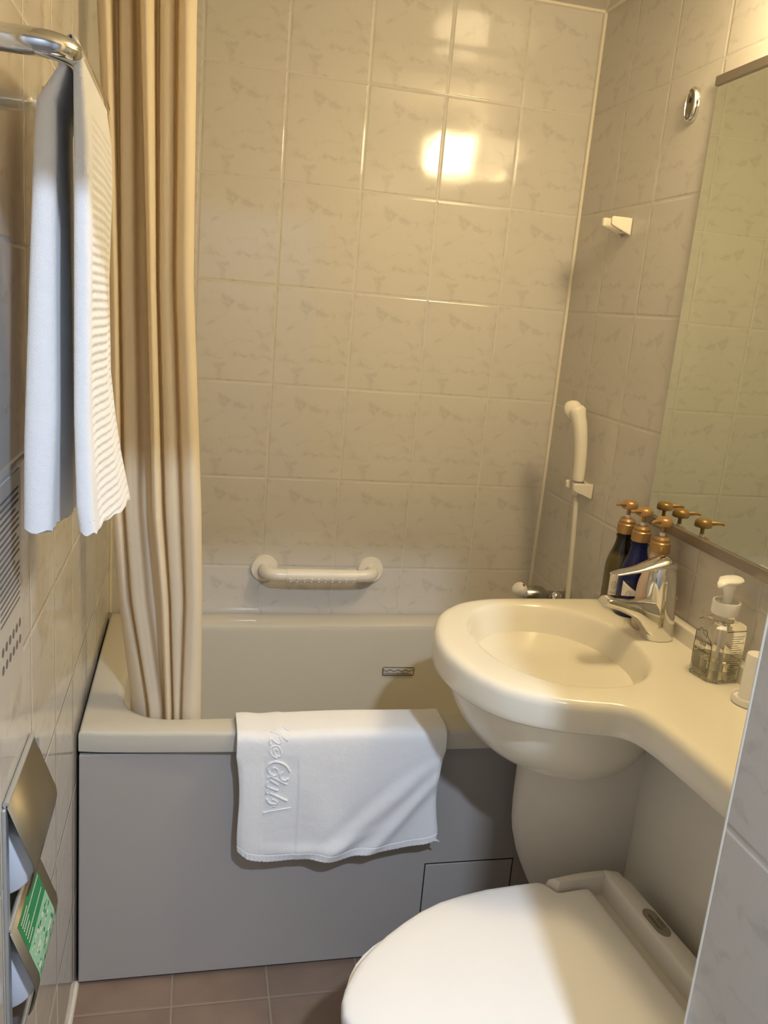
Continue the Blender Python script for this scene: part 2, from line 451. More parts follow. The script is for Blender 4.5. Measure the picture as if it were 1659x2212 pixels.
ring(outer(0.0006, 1), 0.5765); ring(outer(0.0028, 1), 0.5795); ring(outer(0.0065, 1), 0.581)
ring(inner(-0.010), 0.581); ring(inner(-0.004), 0.579); ring(inner(0.0), 0.573); ring(inner(0.002), 0.563)
ring(inner(0.012), 0.46); ring(inner(0.025), 0.32); ring(inner(0.042), 0.18); ring(inner(0.065), 0.125); ring(inner(0.10), 0.105)
MB().loft(R, cap0=False, cap1=True).build('tub_shell', M_tub, tub, sharp=32)
MB().prism([(0.006, -0.6655, 0.007), (0.006, -0.6555, 0.5305), (0.006, -0.630, 0.5305), (0.006, -0.630, 0.007)], (1.188, 0, 0)).build('front_panel', M_apron, tub, bevel=0.003)
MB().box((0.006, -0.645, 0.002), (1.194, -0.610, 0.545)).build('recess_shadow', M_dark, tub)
ap = MB().prism([(0.741, -0.6675, 0.028), (0.741, -0.6635, 0.236), (0.741, -0.658, 0.236), (0.741, -0.658, 0.028)], (.206, 0, 0)).build('access_panel', M_apron, tub, bevel=0.0015)
MB().prism([(0.7385, -0.6660, 0.0255), (0.7385, -0.6617, 0.2385), (0.7385, -0.6585, 0.2385), (0.7385, -0.6585, 0.0255)], (.211, 0, 0)).build('panel_gap', M_dark, ap)
# water line sticker on the inner wall
YS = -0.1118
st = MB().box((0.7435, YS-0.0003, 0.4395), (0.8305, YS+0.006, 0.4600)).build('water_line_sticker', M_tub, tub)
lb = MB()
yb = YS-0.0010
fr = [(0.744, 0.4385), (0.742, 0.4605), (0.744, 0.4625), (0.830, 0.4605), (0.832, 0.4585), (0.8315, 0.4375), (0.829, 0.4365)]
lb.tube([(x, yb, z) for x, z in fr+[fr[0]]], 0.0009, 6, up=(0, 1, 0))
lb.tube([(0.744+0.087*k/60, yb, 0.4525-0.0015*k/60+0.0022*math.sin(k/60*8*PI+2.2)) for k in range(61)], 0.0008, 6, up=(0, 1, 0))
for k in range(26):
    x = 0.748+0.076*k/26
    lb.box((x, yb-0.0002, 0.4425-0.0012*k/26), (x+0.0018, yb, 0.4425+random.uniform(.0018, .0042)-0.0012*k/26))
lb.build('water_line_print', M_ink, st)

# ------------------------------------------------------------------ white tub towel over the front rim
def tub_towel():
    X0, X1 = 0.318, 0.742; NX = 150; path = []
    # path from inside, over the rim, down the front: (y, z)
    P = [(-0.592, 0.47), (-0.596, 0.54), (-0.600, 0.575), (-0.610, 0.592), (-0.640, 0.5945), (-0.672, 0.5935), (-0.693, 0.590), (-0.7045, 0.578), (-0.7075, 0.545)]
    P = [(p.x, p.y) for p in catmull([(a, b, 0) for a, b in P], 6)]
    NZ = 130
    rows = []
    for (y, z) in P: rows.append(('r', y, z))
    for k in range(1, NZ+1): rows.append(('f', k/NZ, 0))
    V = []; F = []
    for ri, (kind, a, b) in enumerate(rows):
        for i in range(NX+1):
            s = i/NX; x = X0 + (X1-X0)*s
            if kind == 'r':
                y = a - 0.002*math.sin(s*9) - 0.001; z = b
                if s < .22: z += 0.0012*math.sin(s*40)
                x2 = x - 0.010*(1-s)*(1 if b > .5 else 1)
                V.append((x2, y - (s*0.0)*1, z)); continue
            t = a
            zb = lerp(s, [0, .05, .14, .45, .80, .93, 1], [0.334, 0.318, 0.305, 0.304, 0.317, 0.327, 0.338])
            z = 0.545 + (zb-0.545)*t
            x2 = x - 0.010*(1-s)*(1-t)*1 + 0.004*t*(1-s)
            x2 += 0.004*math.sin(t*5)*(1-s)*(1-s)
            # right border pulls in towards the bottom fold
            x2 -= 0.010*max(0, s-.7)/.3*math.sin(min(1, t*1.1)*PI)
            zz = (z-0.30)/0.245
            d = 0.0
            d += 0.010*math.exp(-((s-(1.02-0.62*(1-zz)))/0.07)**2)*min(1, t*2.2)*(0.5+0.5*s)     # long diagonal fold
            d += 0.008*math.exp(-((s-(1.12-0.50*(1-zz)))/0.045)**2)*min(1, t*2)
            d -= 0.006*math.exp(-((s-(0.93-0.58*(1-zz)))/0.06)**2)*t
            d += 0.0055*math.exp(-((s-(0.28+0.22*(1-zz)))/0.08)**2)*t
            d += 0.0035*math.sin(s*11+2.5*t)*t + 0.002*math.sin(s*23+4*t)*t
            d += 0.006*math.exp(-((s-0.06)/0.05)**2)*t
            d += 0.006*math.exp(-((t-0.80-0.12*math.sin(s*5))/0.06)**2)*math.exp(-((s-.42)/.22)**2)
            band = 0.0
            if 0.118 < s < 0.285: band = -0.0022
            edge = -0.004*math.exp(-(s/0.012)**2) - 0.004*math.exp(-((1-s)/0.012)**2)
            hem = -0.0016 if abs(t-0.93) < 0.006 else (0.0007*math.sin(s*300) if t > .94 else 0)
            ramp = min(1, t*5); ramp = ramp*ramp*(3-2*ramp)
            y = -0.7085 - 0.002*math.sin(s*9) - 0.005*t - max(-0.006, d*ramp + (band + edge + hem)*min(1, t*8))
            V.append((x2, y, z))
    W = NX+1
    for r in range(len(rows)-1):
        for i in range(NX): F.append((r*W+i, r*W+i+1, (r+1)*W+i+1, (r+1)*W+i))
    root = empty('bath_mat_towel', (0.53, -0.70, 0.58), 'thick white towel with raised lettering draped over the front rim of the bathtub', 'towel')
    o = link('cloth', V, F, M_terry, root)
    md = o.modifiers.new('solid', 'SOLIDIFY'); md.thickness = 0.007; md.offset = -1
    # raised lettering: strokes traced on the towel, (a, b) in crop units
    PP = [(P[k][0]*(1-q/6)+P[k+1][0]*q/6, P[k][1]*(1-q/6)+P[k+1][1]*q/6) for k in range(len(P)-1) for q in range(6)]
    prof_ = [(y, z) for y, z in PP if y <= -0.612]
    prof_ += [(None, 0.545-0.24*k/600) for k in range(1, 601)]
    camp = Vector((0.204, -2.2182, 1.427))
    pts = [Vector(v) for v in V[len(P)*W:]]
    def surf(X, Z):
        k = max(0, min(NZ-2, int((0.545-Z)/(0.545-0.306)*NZ))); i = max(0, min(NX, int((X-X0)/(X1-X0)*NX)))
        return pts[k*W+i].y
    def onto(a, b, lift):
        # lettering drawn on the draped surface: follow the towel's own profile down from the rim
        u = 550 + a/8.846; v = 1550 + b/8.846
        best = None
        for (y, z) in prof_:
            X = 0.40; yy = y if y is not None else -0.711
            for _ in range(3):
                d = Vector((X, yy, z)) - camp; dep = fw.dot(d)
                ray = rx*((u-829.5)/1808.26) + dn*((v-1106)/1808.26) + fw
                X = camp.x + ray.x*(yy-camp.y)/ray.y
            d = Vector((X, yy, z)) - camp; vv = 1106 + 1808.26*dn.dot(d)/fw.dot(d)
            if best is None or abs(vv-v) < best[0]: best = (abs(vv-v), X, y, z)
        _, X, y, z = best
        if y is None: return (X, surf(X, z) - lift, z)
        n_ = Vector((0, y+0.66, z-0.555)).normalized()
        return (X, y + n_.y*lift - 0.0012, z + n_.z*lift)
    strokes = [
      [(370,238),(430,262),(485,266)], [(530,185),(600,215),(670,252)],
      [(300,262),(420,300),(540,370),(645,440)],
      [(470,360),(508,430),(470,492),(385,455),(325,400),(290,430),(290,490),(320,508)],
      [(425,772),(345,722),(292,640),(325,550),(425,528),(490,590),(508,690),(452,738),(385,690),(362,610),(405,585),(445,635)],
      [(680,1050),(610,935),(500,865),(380,845),(278,890),(248,980),(295,1075),(385,1112),(448,1060),(430,985),(362,958),(352,1018)],
      [(545,1040),(490,1110),(515,1180),(590,1205),(650,1165)],
      [(250,1165),(300,1120),(420,1180),(520,1235),(622,1280)],
      [(300,1200),(380,1245),(455,1292)], [(250,1215),(232,1300),(270,1335)], [(285,1335),(370,1370),(450,1400)],
      [(250,1360),(225,1430),(260,1450)], [(290,1442),(400,1490),(520,1550),(622,1592)],
      [(228,1545),(262,1615),(330,1645),(405,1645),(432,1612),(380,1575),(330,1558)], [(345,1695),(400,1690)]]
    mb = MB()
    for st_ in strokes:
        q = catmull([(a, b, 0) for a, b in st_], 6) if len(st_) > 2 else [Vector((a, b, 0)) for a, b in st_]
        pp = [Vector(onto(p.x, p.y, 0.0008)) for p in q]
        for _ in range(2): pp = [pp[0]] + [(pp[k-1]+pp[k]*2+pp[k+1])/4 for k in range(1, len(pp)-1)] + [pp[-1]]
        mb.tube(pp, [0.0021]+[0.0027]*(len(pp)-2)+[0.0021], 10, caps=True)
    mb.build('lettering', M_terry, root)
    mb = MB(); q = [onto(165+525*k/10, 1810-85*k/10, 0.0006) for k in range(11)]
    mb.tube(q, 0.0013, 8)
    mb.build('stitched_bar', M_terry, root)
    # loose thread end at the lower right corner
    MB().tube([(0.733, -0.716, 0.336), (0.741, -0.719, 0.338), (0.745, -0.718, 0.334)], 0.0018, 6).build('corner_tab', M_terry, root)
tub_towel()

# ------------------------------------------------------------------ shower curtain and rail
def curtain():
    K = [(0.026,0.05,0.091,.03),(0.033,0.053,0.098,.008),(0.042,0.060,0.112,-.004),(0.050,0.0655,0.126,.006),(0.0525,0.0665,0.131,.05),
         (0.058,0.068,0.133,.05),(0.064,0.0715,0.1355,.016),(0.073,0.083,0.147,.010),(0.0825,0.093,0.158,.016),(0.0855,0.0965,0.1615,.065),
         (0.091,0.105,0.1635,.075),(0.095,0.1135,0.1655,.06),(0.0965,0.116,0.167,.01),(0.104,0.121,0.1715,-.01),(0.114,0.128,0.176,-.004),
         (0.1195,0.1315,0.179,.02),(0.121,0.132,0.180,.055),(0.126,0.134,0.1815,.05),(0.129,0.137,0.184,.014),(0.140,0.149,0.1895,.006),
         (0.150,0.159,0.195,.014),(0.153,0.161,0.197,.045),(0.156,0.163,0.199,.04),(0.160,0.167,0.202,.008),(0.168,0.178,0.214,-.004),
         (0.178,0.188,0.226,-.002),(0.185,0.194,0.235,.010),(0.188,0.1965,0.239,.026),(0.187,0.196,0.239,.045)]
    rows = []
    NZ = 60
    for k in range(NZ+1):
        z = 2.16 + (0.48-2.16)*k/NZ
        P = []
        for i, (a, b, c, d) in enumerate(K):
            s = i/(len(K)-1)
            midx = (b + 0.004*(1-s)) if True else b
            m2 = lerp(s, [0, 1], [0.008, 0.029])           # between mid and z~1.02
            x102 = b + m2
            x083 = b + lerp(s, [0, .4, 1], [0.017, 0.036, 0.036])
            x = lerp(-z, [-2.16, -1.886, -1.446, -1.02, -0.83, -0.583, -0.48],
                     [a-0.002, a, b, x102, x083, c, c+0.002])
            base = lerp(-z, [-2.03, -1.446, -1.0, -0.62, -0.48], [-0.63, -0.628, -0.622, -0.595, -0.592])
            left = max(0, 1-s/0.22)
            base += left*lerp(-z, [-1.0, -0.6, -0.48], [0, 0.075, 0.08])
            dd = d*lerp(-z, [-1.446, -0.583], [1.05, .6])
            P.append((x, base+dd, z))
        rows.append(catmull([(p[0], base0 + (p[1]-base0)*1.0, p[2]) for p in P for base0 in (-.62,)], 6))
    n = len(rows[0]); V = [p for r in rows for p in r]; F = []
    for r in range(len(rows)-1):
        for i in range(n-1): F.append((r*n+i, r*n+i+1, (r+1)*n+i+1, (r+1)*n+i))
    o = link('shower_curtain', V, F, M_curtain, None, sharp=180)
    tag(o, 'cream cloth shower curtain gathered in long folds at the left, hanging into the bathtub', 'shower curtain')
curtain()
rail = empty('curtain_rail', (0.6, -0.60, 2.175), 'chrome curtain rail spanning the room above the bathtub', 'curtain rail')
MB().tube([(0.004, -0.60, 2.175), (1.196, -0.60, 2.175)], 0.011, 16).build('rod', M_chrome, rail)
for x in (0.0, 1.2):
    sgn = 1 if x == 0 else -1
    MB().lathe([(0.026, 0), (0.026, 0.006*sgn), (0.016, 0.014*sgn)], (x, -0.60, 2.175), 24, 'X').build('end_flange', M_chrome, rail)

# ------------------------------------------------------------------ grab bar on the back wall
gb = empty('grab_bar', (0.557, 0, 0.712), 'ivory grab bar with ribbed grip on the back wall above the bathtub', 'grab bar')
for i, x in enumerate((0.407, 0.706)):
    MB().lathe([(0.0375, 0), (0.0375, -0.006), (0.035, -0.0105), (0.022, -0.012)], (x, 0, 0.712), 40, 'Y').build('flange', M_plasm, gb)
def arcpath(x0, x1):
    s = 1 if x1 > x0 else -1
    pts = [(x0, 0.0, 0.712), (x0, -0.026, 0.712)]
    for k in range(1, 9):
        a = k/8*PI/2; pts.append((x0 + s*0.03*(1-math.cos(a)), -0.026-0.036*math.sin(a), 0.712))
    pts.append((x1, -0.062, 0.711)); return pts
MB().tube(arcpath(0.407, 0.462), 0.0172, 24).build('elbow', M_plas, gb)
MB().tube(arcpath(0.706, 0.654), 0.0172, 24).build('elbow', M_plas, gb)
MB().tube([(0.462, -0.062, 0.711), (0.654, -0.062, 0.711)], 0.0185, 28).build('grip', M_plasm, gb)
rib = MB()
for k in range(10):
    for zz, yy in ((0.7065, -0.0785), (0.6985, -0.0742)):
        x = 0.472 + k*0.0192
        rib.tube([(x-.004, yy, zz+.002), (x, yy-.0012, zz-.001), (x+.005, yy, zz+.002)], [0.0012, 0.0026, 0.0012], 8)
rib.build('grip_ribs', M_plasm, gb)

# ------------------------------------------------------------------ washbasin counter
BZ = 0.83
wb = empty('washbasin', (1.0, -0.95, 0), 'cream oval washbasin with counter running along the right wall', 'washbasin')
OUT = [(1.19,-0.545),(1.128,-0.543),(0.98,-0.546),(0.890,-0.548),(0.836,-0.556),(0.785,-0.576),(0.745,-0.608),(0.713,-0.648),(0.690,-0.700),(0.675,-0.755),(0.668,-0.805),(0.670,-0.855),(0.681,-0.908),(0.702,-0.958),(0.733,-1.000),(0.775,-1.030),(0.825,-1.052),(0.872,-1.064),(0.905,-1.073),(0.926,-1.092),(0.936,-1.125),(0.942,-1.17),(0.948,-1.24),(0.953,-1.32),(0.955,-1.45),(0.955,-1.583)]
def wbring():
    pts = catmull([(x, y, 0) for x, y in OUT[1:-1]], 8)
    ring_ = [Vector((1.19, -0.545, 0))] + pts + [Vector((0.955, -1.583, 0))]
    for k in range(1, 8): ring_.append(Vector((0.955+0.235*k/8, -1.583, 0)))
    for k in range(0, 60): ring_.append(Vector((1.19, -1.583+(1.583-0.545)*k/60, 0)))
    return ring_
WR = wbring(); NW = len(WR)
def wins(ins):
    out = []
    for i, p in enumerate(WR):
        t = (WR[(i+1) % NW] - WR[i-1]).normalized(); nrm = Vector((t.y, -t.x, 0))
        c = Vector((0.93, -0.85, 0))
        q = p - nrm*ins if False else p + Vector((-t.y, t.x, 0))*ins
        if p.x > 1.18: q = Vector((p.x, min(p.y, -0.545 - abs(ins)), 0)) if i == 0 or p.y > -0.56 else p.copy()
        elif p.y < -1.58: q = Vector((max(p.x, 0.955 + max(abs(ins) if ins > .004 or ins < -.004 else 0, 0)), p.y, 0))
        out.append(q)
    return out
# orientation check: inset must move towards the bowl
if (wins(0.02)[40] - Vector((0.91, -0.8, 0))).length > (WR[40] - Vector((0.91, -0.8, 0))).length:
    _w = wins
    def wins(ins): return _w(-ins)
BC = Vector((0.912, -0.795, 0)); BRX, BRY = 0.163, 0.205
def bowl(scale, z, dx=0, dy=0):
    out = []
    for p in WR:
        # ray from C2 through the outline point, met with the bowl ellipse
        C2 = Vector((1.015, -0.85, 0)); r_ = (Vector((p.x, p.y, 0)) - C2).normalized(); q_ = C2 - BC
        A_ = (r_.x/BRX)**2 + (r_.y/BRY)**2; B_ = 2*(q_.x*r_.x/BRX**2 + q_.y*r_.y/BRY**2); C_ = (q_.x/BRX)**2 + (q_.y/BRY)**2 - 1
        tt = (-B_ + math.sqrt(B_*B_ - 4*A_*C_))/(2*A_); d = q_ + r_*tt; a = math.atan2(d.y/BRY, d.x/BRX)
        c, s = math.cos(a), math.sin(a); e = 0.93
        c = math.copysign(abs(c)**e, c); s = math.copysign(abs(s)**e, s)
        out.append((BC.x + dx + c*BRX*scale, BC.y + dy + s*BRY*scale, z))
    return out
rings = []
def rr_(ins, z): rings.append([(p.x, p.y, z) for p in wins(ins)])
rr_(0.022, 0.768); rr_(0.006, 0.768); rr_(0.001, 0.773); rr_(0.0, 0.785); rr_(-0.001, 0.812); rr_(0.001, 0.820); rr_(0.005, 0.826); rr_(0.011, 0.829); rr_(0.020, 0.830)
for sc, z in ((1.055, .830), (1.035, .8292), (1.012, .827), (0.99, .8215), (0.965, .811), (0.93, .794), (0.88, .772), (0.81, .748), (0.72, .724), (0.61, .703), (0.49, .687), (0.35, .676), (0.2, .669), (0.09, .667)):
    rings.append(bowl(sc, z, dx=0.0+0.01*(1-sc), dy=0))
MB().loft(rings, cap0=True, cap1=True).build('basin_top', M_basin, wb, sharp=75)
# rounded underside of the bowl
rings = []
for k in range(13):
    t = k/12; z = 0.773 - 0.185*math.sin(t*PI/2)**1.0
    r = math.cos(t*PI/2)**0.62 if k < 12 else 0.02
    rings.append([(0.905 + 0.045*t + 0.208*r*math.cos(2*PI*j/64), -0.802 + 0.222*r*math.sin(2*PI*j/64), z) for j in range(64)])
MB().loft(rings).build('bowl_underside', M_basin, wb, sharp=80)
MB().box((1.176, -1.583, 0.826), (1.199, -0.545, 0.864)).build('backsplash', M_basin, wb, bevel=0.004)
dr = MB().lathe([(0.022, 0.0), (0.022, 0.003), (0.016, 0.004), (0.006, 0.002)], (0.921, -0.795, 0.667), 24).build('drain', M_chrome, wb)
# pedestal that curves back to the side panel
rings = []
for k in range(29):
    z = 0.10 + (0.72-0.10)*k/28
    f = lerp(z, [0.10, 0.16, 0.22, 0.29, 0.36, 0.42, 0.48, 0.72], [0.05, 0.28, 0.50, 0.72, 0.89, 0.98, 1.0, 1.0])
    g = lerp(z, [0.10, 0.2, 0.29, 0.40, 0.48, 0.72], [0.50, 0.70, 0.84, 0.98, 1.0, 1.0])
    ring_ = []
    for j in range(33):
        a = PI/2 + PI*j/32
        ring_.append((1.06 + 0.195*f*math.copysign(abs(math.cos(a))**0.9, math.cos(a)), -0.815 + 0.122*g*math.sin(a), z))
    ring_.append((1.07, ring_[-1][1], z)); ring_.append((1.07, ring_[0][1], z))
    rings.append(ring_)
MB().loft(rings).build('pedestal', M_panel, wb, sharp=60)
MB().box((1.058, -1.583, 0.0), (1.199, -0.70, 0.772)).build('side_panel', M_panel, wb, bevel=0.004)

# ------------------------------------------------------------------ basin mixer tap
tap = empty('basin_tap', (1.135, -0.785, BZ), 'chrome single lever tap standing on the washbasin rim', 'tap')
rings = []
def ell(cx, cy, z, rx_, ry_, tiltx=0, n=32, e=1.0):
    out = []
    for j in range(n):
        a = 2*PI*j/n; c, s = math.cos(a), math.sin(a)
        c = math.copysign(abs(c)**e, c); s = math.copysign(abs(s)**e, s)
        out.append((cx+rx_*c, cy+ry_*s, z+tiltx*c*rx_))
    return out
for z, cx_, r1, r2 in ((0.830,1.135,.0325,.0265),(0.833,1.135,.034,.028),(0.86,1.134,.033,.027),(0.89,1.133,.030,.026),(0.915,1.132,.029,.0255),(0.94,1.129,.0285,.025),(0.955,1.128,.0275,.0245),(0.972,1.126,.0255,.0225)):
    rings.append(ell(cx_, -0.785, z, r1, r2, e=.9))
rings.append(ell(1.124, -0.785, 0.986, .020, .018)); 
MB().loft(rings).build('body', M_chrome, tap, sharp=60)
# spout: flat on top, deep towards the body
sp = []
for t in [i/14 for i in range(15)]:
    x = 1.128 - 0.128*t
    top = 0.912 + 0.010*t; bot = lerp(t, [0, .15, .24, .32, .41, .7, 1], [.832, .838, .850, .864, .876, .893, .905])
    w_ = 0.0245 - 0.0075*t
    if t > .95: bot += .002; top -= .002
    zc, hz = (top+bot)/2, (top-bot)/2
    ring_ = []
    for j in range(24):
        a = 2*PI*j/24; c, s = math.cos(a), math.sin(a)
        c = math.copysign(abs(c)**.55, c); s = math.copysign(abs(s)**.7, s)
        ring_.append((x + (0.006*t*s), -0.785 - 0.012*t + w_*c, zc + hz*s))
    sp.append(ring_)
MB().loft(sp).build('spout', M_chrome, tap, sharp=60)
MB().lathe([(0.010, 0), (0.011, -0.006), (0.0095, -0.010)], (1.010, -0.797, 0.909), 20).build('aerator', M_steelb, tap)
lv = []
for t in [i/14 for i in range(15)]:
    x = 1.150 - 0.142*t; z = lerp(t, [0, .05, .12, .2, .35, .6, 1], [.976, .985, .991, .992, .987, .977, .967]) + (0.008 if t < .3 else 0.008*(1-(t-.3)/.7))
    hz = lerp(t, [0, .03, .08, .2, .3, .6, 1], [.003, .008, .0125, .0135, .011, .006, .003]); w_ = lerp(t, [0, .06, .2, .6, .92, 1], [.012, .024, .0265, .018, .014, .008])
    lv.append([(x, -0.785-0.012*t + w_*math.cos(2*PI*j/24), z - (0.008 if t < .3 else 0.008*(1-(t-.3)/.7)) + hz*math.sin(2*PI*j/24)) for j in range(24)])
lever = MB().loft(lv).build('lever', M_chrome, tap, sharp=70)
MB().tube([(1.165, -0.785, 0.885), (1.165, -0.785, 0.912)], 0.0022, 8).lathe([(0.002, 0), (0.0045, 0.004), (0.003, 0.009)], (1.165, -0.785, 0.911), 12).build('drain_lift_rod', M_chrome, tap)

# ------------------------------------------------------------------ three pump bottles
def pump_bottle(x, y, m_body, label, kind, dz=0.0, rot=0.0, scale=1.0):
    root = empty('pump_bottle', (x, y, BZ), label, 'bottle', None)
    R0 = 0.0335*scale; H = 0.158+dz
    prof = [(R0-.004, 0), (R0, .004), (R0, .070), (R0*.985, .085), (R0*.93, .098), (R0*.80, .112), (R0*.66, .124), (R0*.57, .135), (.0178, .143), (.0178, .150), (.0195, .151), (.0195, .153), (.0172, .154), (.0172, .166)]
    prof = [(r, h*(H+.016)/.166) for r, h in prof]
    MB().lathe(prof, (x, y, BZ), 40).build('bottle_body', m_body, root, sharp=50)
    zt = BZ + H + .008
    c = MB().lathe([(.0195, 0), (.020, .002), (.020, .020), (.0182, .022), (.0182, .024), (.0170, .0245), (.0170, .027), (.0178, .0275), (.016, .030), (.014, .033), (.006, .034)], (x, y, zt), 36)
    collar = c.build('collar', M_gold, root, sharp=35)
    MB().lathe([(.0055, 0), (.0055, .008)], (x, y, zt+.033), 16).build('pump_seal', M_white, root)
    MB().lathe([(.0042, 0), (.0042, .019)], (x, y, zt+.040), 16).build('stem', M_gold, root)
    zh = zt + .0555
    h = MB().lathe([(.0160, 0), (.0172, .001), (.0176, .004), (.0176, .010), (.0158, .0145), (.011, .0175), (.004, .019)], (x, y, zh), 32)
    h.build('pump_head', M_gold, root, sharp=50)
    dx, dy = math.cos(rot), math.sin(rot)
    MB().tube([(x+dx*.010, y+dy*.010, zh+.009), (x+dx*.022, y+dy*.022, zh+.0105), (x+dx*.034, y+dy*.034, zh+.0115), (x+dx*.041, y+dy*.041, zh+.0095)], [.0060, .0046, .0034, .0028], 14).build('nozzle', M_gold, root)
    # curved label hugging the body
    a0, a1 = (math.radians(208), math.radians(280)) if kind != 'b' else (math.radians(200), math.radians(262))
    V = []; F = []; n = 14; m_ = 12
    for j in range(m_+1):
        for i in range(n+1):
            a = a0 + (a1-a0)*i/n; t = j/m_
            zz = .012 + .064*t - (0.022*((i/n)**2)*t if kind != 'b' else 0.020*(i/n)*t) + 0.006*((i/n))*(1-t)
            V.append((x + (R0+.0005)*math.cos(a), y + (R0+.0005)*math.sin(a), BZ + zz*(H+.016)/.166))
    for j in range(m_):
        for i in range(n): F.append((j*(n+1)+i, j*(n+1)+i+1, (j+1)*(n+1)+i+1, (j+1)*(n+1)+i))
    if kind != 'p':
        lab = link('bottle_label', V, F, M_label, root)
        md = lab.modifiers.new('solid', 'SOLIDIFY'); md.thickness = .0004
        pr = MB()
        def cyl(a, z): return (x + (R0+.001)*math.cos(a), y + (R0+.001)*math.sin(a), BZ+z)
        ac = math.radians(228)
        pr.tube([cyl(ac + .16*math.cos(k/16*2*PI), .052 + .0075*math.sin(k/16*2*PI)) for k in range(17)], .0004, 5)
        pr.tube([cyl(ac + .05*math.cos(k), .050 + .0035*math.sin(k)) for k in (-.5, .4, 1.5, 2.6)], .0003, 5)
        if kind == 'o':
            for zz, n_ in ((.034, 9), (.026, 8), (.017, 4)):
                for q in range(n_):
                    a = math.radians(216) + q*.075
                    pr.tube([cyl(a, zz - .0002*q), cyl(a+.045, zz + random.uniform(-.0003, .0008) - .0002*q)], .0006 if q % 3 else .0009, 5)
        pr.build('label_print', M_inkb, lab)
    return root
pump_bottle(1.146, -0.585, M_olive, 'olive brown pump bottle in the corner by the wall, farthest of the three gold-topped ones', 'o', rot=math.radians(200))
pump_bottle(1.146, -0.650, M_blue, 'dark blue pump bottle between the olive and the pink ones', 'b', dz=.000, rot=math.radians(200))
pump_bottle(1.144, -0.732, M_pink, 'pale pink clear pump bottle right behind the chrome tap', 'p', dz=.000, rot=math.radians(205))
for o_ in bpy.data.objects:
    if o_.name.startswith('pump_bottle'): o_['group'] = 'gold pump bottles beside the tap'

# ------------------------------------------------------------------ clear soap dispenser
sd = empty('soap_dispenser', (1.148, -0.965, BZ), 'clear eight-sided foam soap dispenser with white pump on the counter', 'soap dispenser')
def octo(h, c, s=1.0):
    a = h*s; b_ = (h-c)*s
    return [(a, b_), (b_, a), (-b_, a), (-a, b_), (-a, -b_), (-b_, -a), (b_, -a), (a, -b_)]
sx, sy = 1.148, -0.965; rt = math.radians(8)
def orot(p, z): return (sx + p[0]*math.cos(rt) - p[1]*math.sin(rt), sy + p[0]*math.sin(rt) + p[1]*math.cos(rt), z)
bodyr = [[orot(p, z) for p in octo(.036, .013, s)] for z, s in ((.8305, .93), (.834, 1.0), (.925, 1.0), (.932, .97), (.937, .80), (.939, .6))]
MB().loft(bodyr).build('bottle_body', M_clear, sd, smooth=False)
MB().loft([[orot(p, z) for p in octo(.036, .013, s)] for z, s in ((.836, .90), (.868, .93))]).build('liquid_soap', M_liquid, sd, smooth=False)
MB().tube([(sx, sy, .845), (sx, sy, .935)], .0032, 10).build('dip_tube', M_white, sd)
MB().lathe([(.0185, 0), (.0185, .004), (.0178, .016)], (sx, sy, .937), 28).build('neck', M_clear, sd)
MB().lathe([(.0235, 0), (.0245, .003), (.0245, .022), (.0235, .024), (.0215, .024), (.0205, .018), (.008, .017)], (sx, sy, .951), 40).build('collar', M_white, sd, sharp=50)
MB().lathe([(.0085, 0), (.0085, .022), (.0115, .032), (.0125, .044)], (sx, sy, .966), 24).build('stem', M_white, sd)
hd = []
for t in [i/16 for i in range(17)]:
    xx = .030 - .070*t; w_ = lerp(t, [0, .06, .25, .5, .75, .93, 1], [.004, .012, .019, .020, .012, .0075, .003]); hh = lerp(t, [0, .08, .5, .9, 1], [.002, .0055, .0068, .0045, .002])
    drop = -.006*max(0, (t-.78)/.22)**2
    hd.append([(sx + xx*math.cos(math.radians(28)) - w_*math.cos(2*PI*j/20)*math.sin(math.radians(28)), sy + xx*math.sin(math.radians(28)) + w_*math.cos(2*PI*j/20)*math.cos(math.radians(28)), 1.0135 + drop + hh*math.sin(2*PI*j/20)) for j in range(20)])
MB().loft(hd).build('pump_head', M_white, sd, sharp=70)
# printed cartouche on the chamfered left faces, drawn on the face towards the camera-left
def face_pt(u, v, k=0):
    """u 0..1 across the left-front flat face, v height"""
    P = octo(.0365, .013)
    if k == 0: a, b_ = P[4], P[3]          # -X face (from near to far)
    else: a, b_ = P[5], P[6]               # -Y face
    p = (a[0] + (b_[0]-a[0])*u, a[1] + (b_[1]-a[1])*u); return orot(p, v)
pr = MB()
outl = [(.97, .925-.012), (.90, .916), (.84, .914), (.78, .921), (.70, .922), (.60, .917), (.50, .921), (.40, .920), (.33, .913), (.22, .908), (.12, .905), (.02, .893), (.00, .870), (.00, .857), (.06, .853), (.13, .846), (.30, .846), (.62, .848), (.90, .850), (.97, .860), (.985, .885), (.97, .913)]
pr.tube([face_pt(1-u*0.98-.01, v, 0) if False else face_pt(u*.96+.02, v, 0) for u, v in outl], .00055, 6)
pr.tube([face_pt(u, v) for u, v in ((.62, .914), (.45, .911), (.30, .909))], .00045, 6)
pr.build('printed_frame', M_inkd, sd)
o3 = face_pt(.5, .897); fx = Vector(face_pt(0, .9)) - Vector(face_pt(1, .9)); fz = Vector((0, 0, 1))
nrm = fx.normalized().cross(fz)
text_mesh('printed_text', 'FACE & HAND\nSOAP', .0066, M_inkd, sd, Vector(o3) + nrm*.0006, fx, fz, .0001)
pr = MB()
for k in range(12):
    if k == 2: continue
    pr.box((0, 0, 0), (0, 0, 0)) if False else pr.tube([face_pt(.88-k*.065, .880), face_pt(.88-k*.065, .8835 - .001*(k % 3))], .0008, 5)
pr.build('printed_line', M_inkd, sd)
pr = MB()
pr.tube([face_pt(.05, .930, 1), face_pt(.95, .930, 1)], .0007, 6)
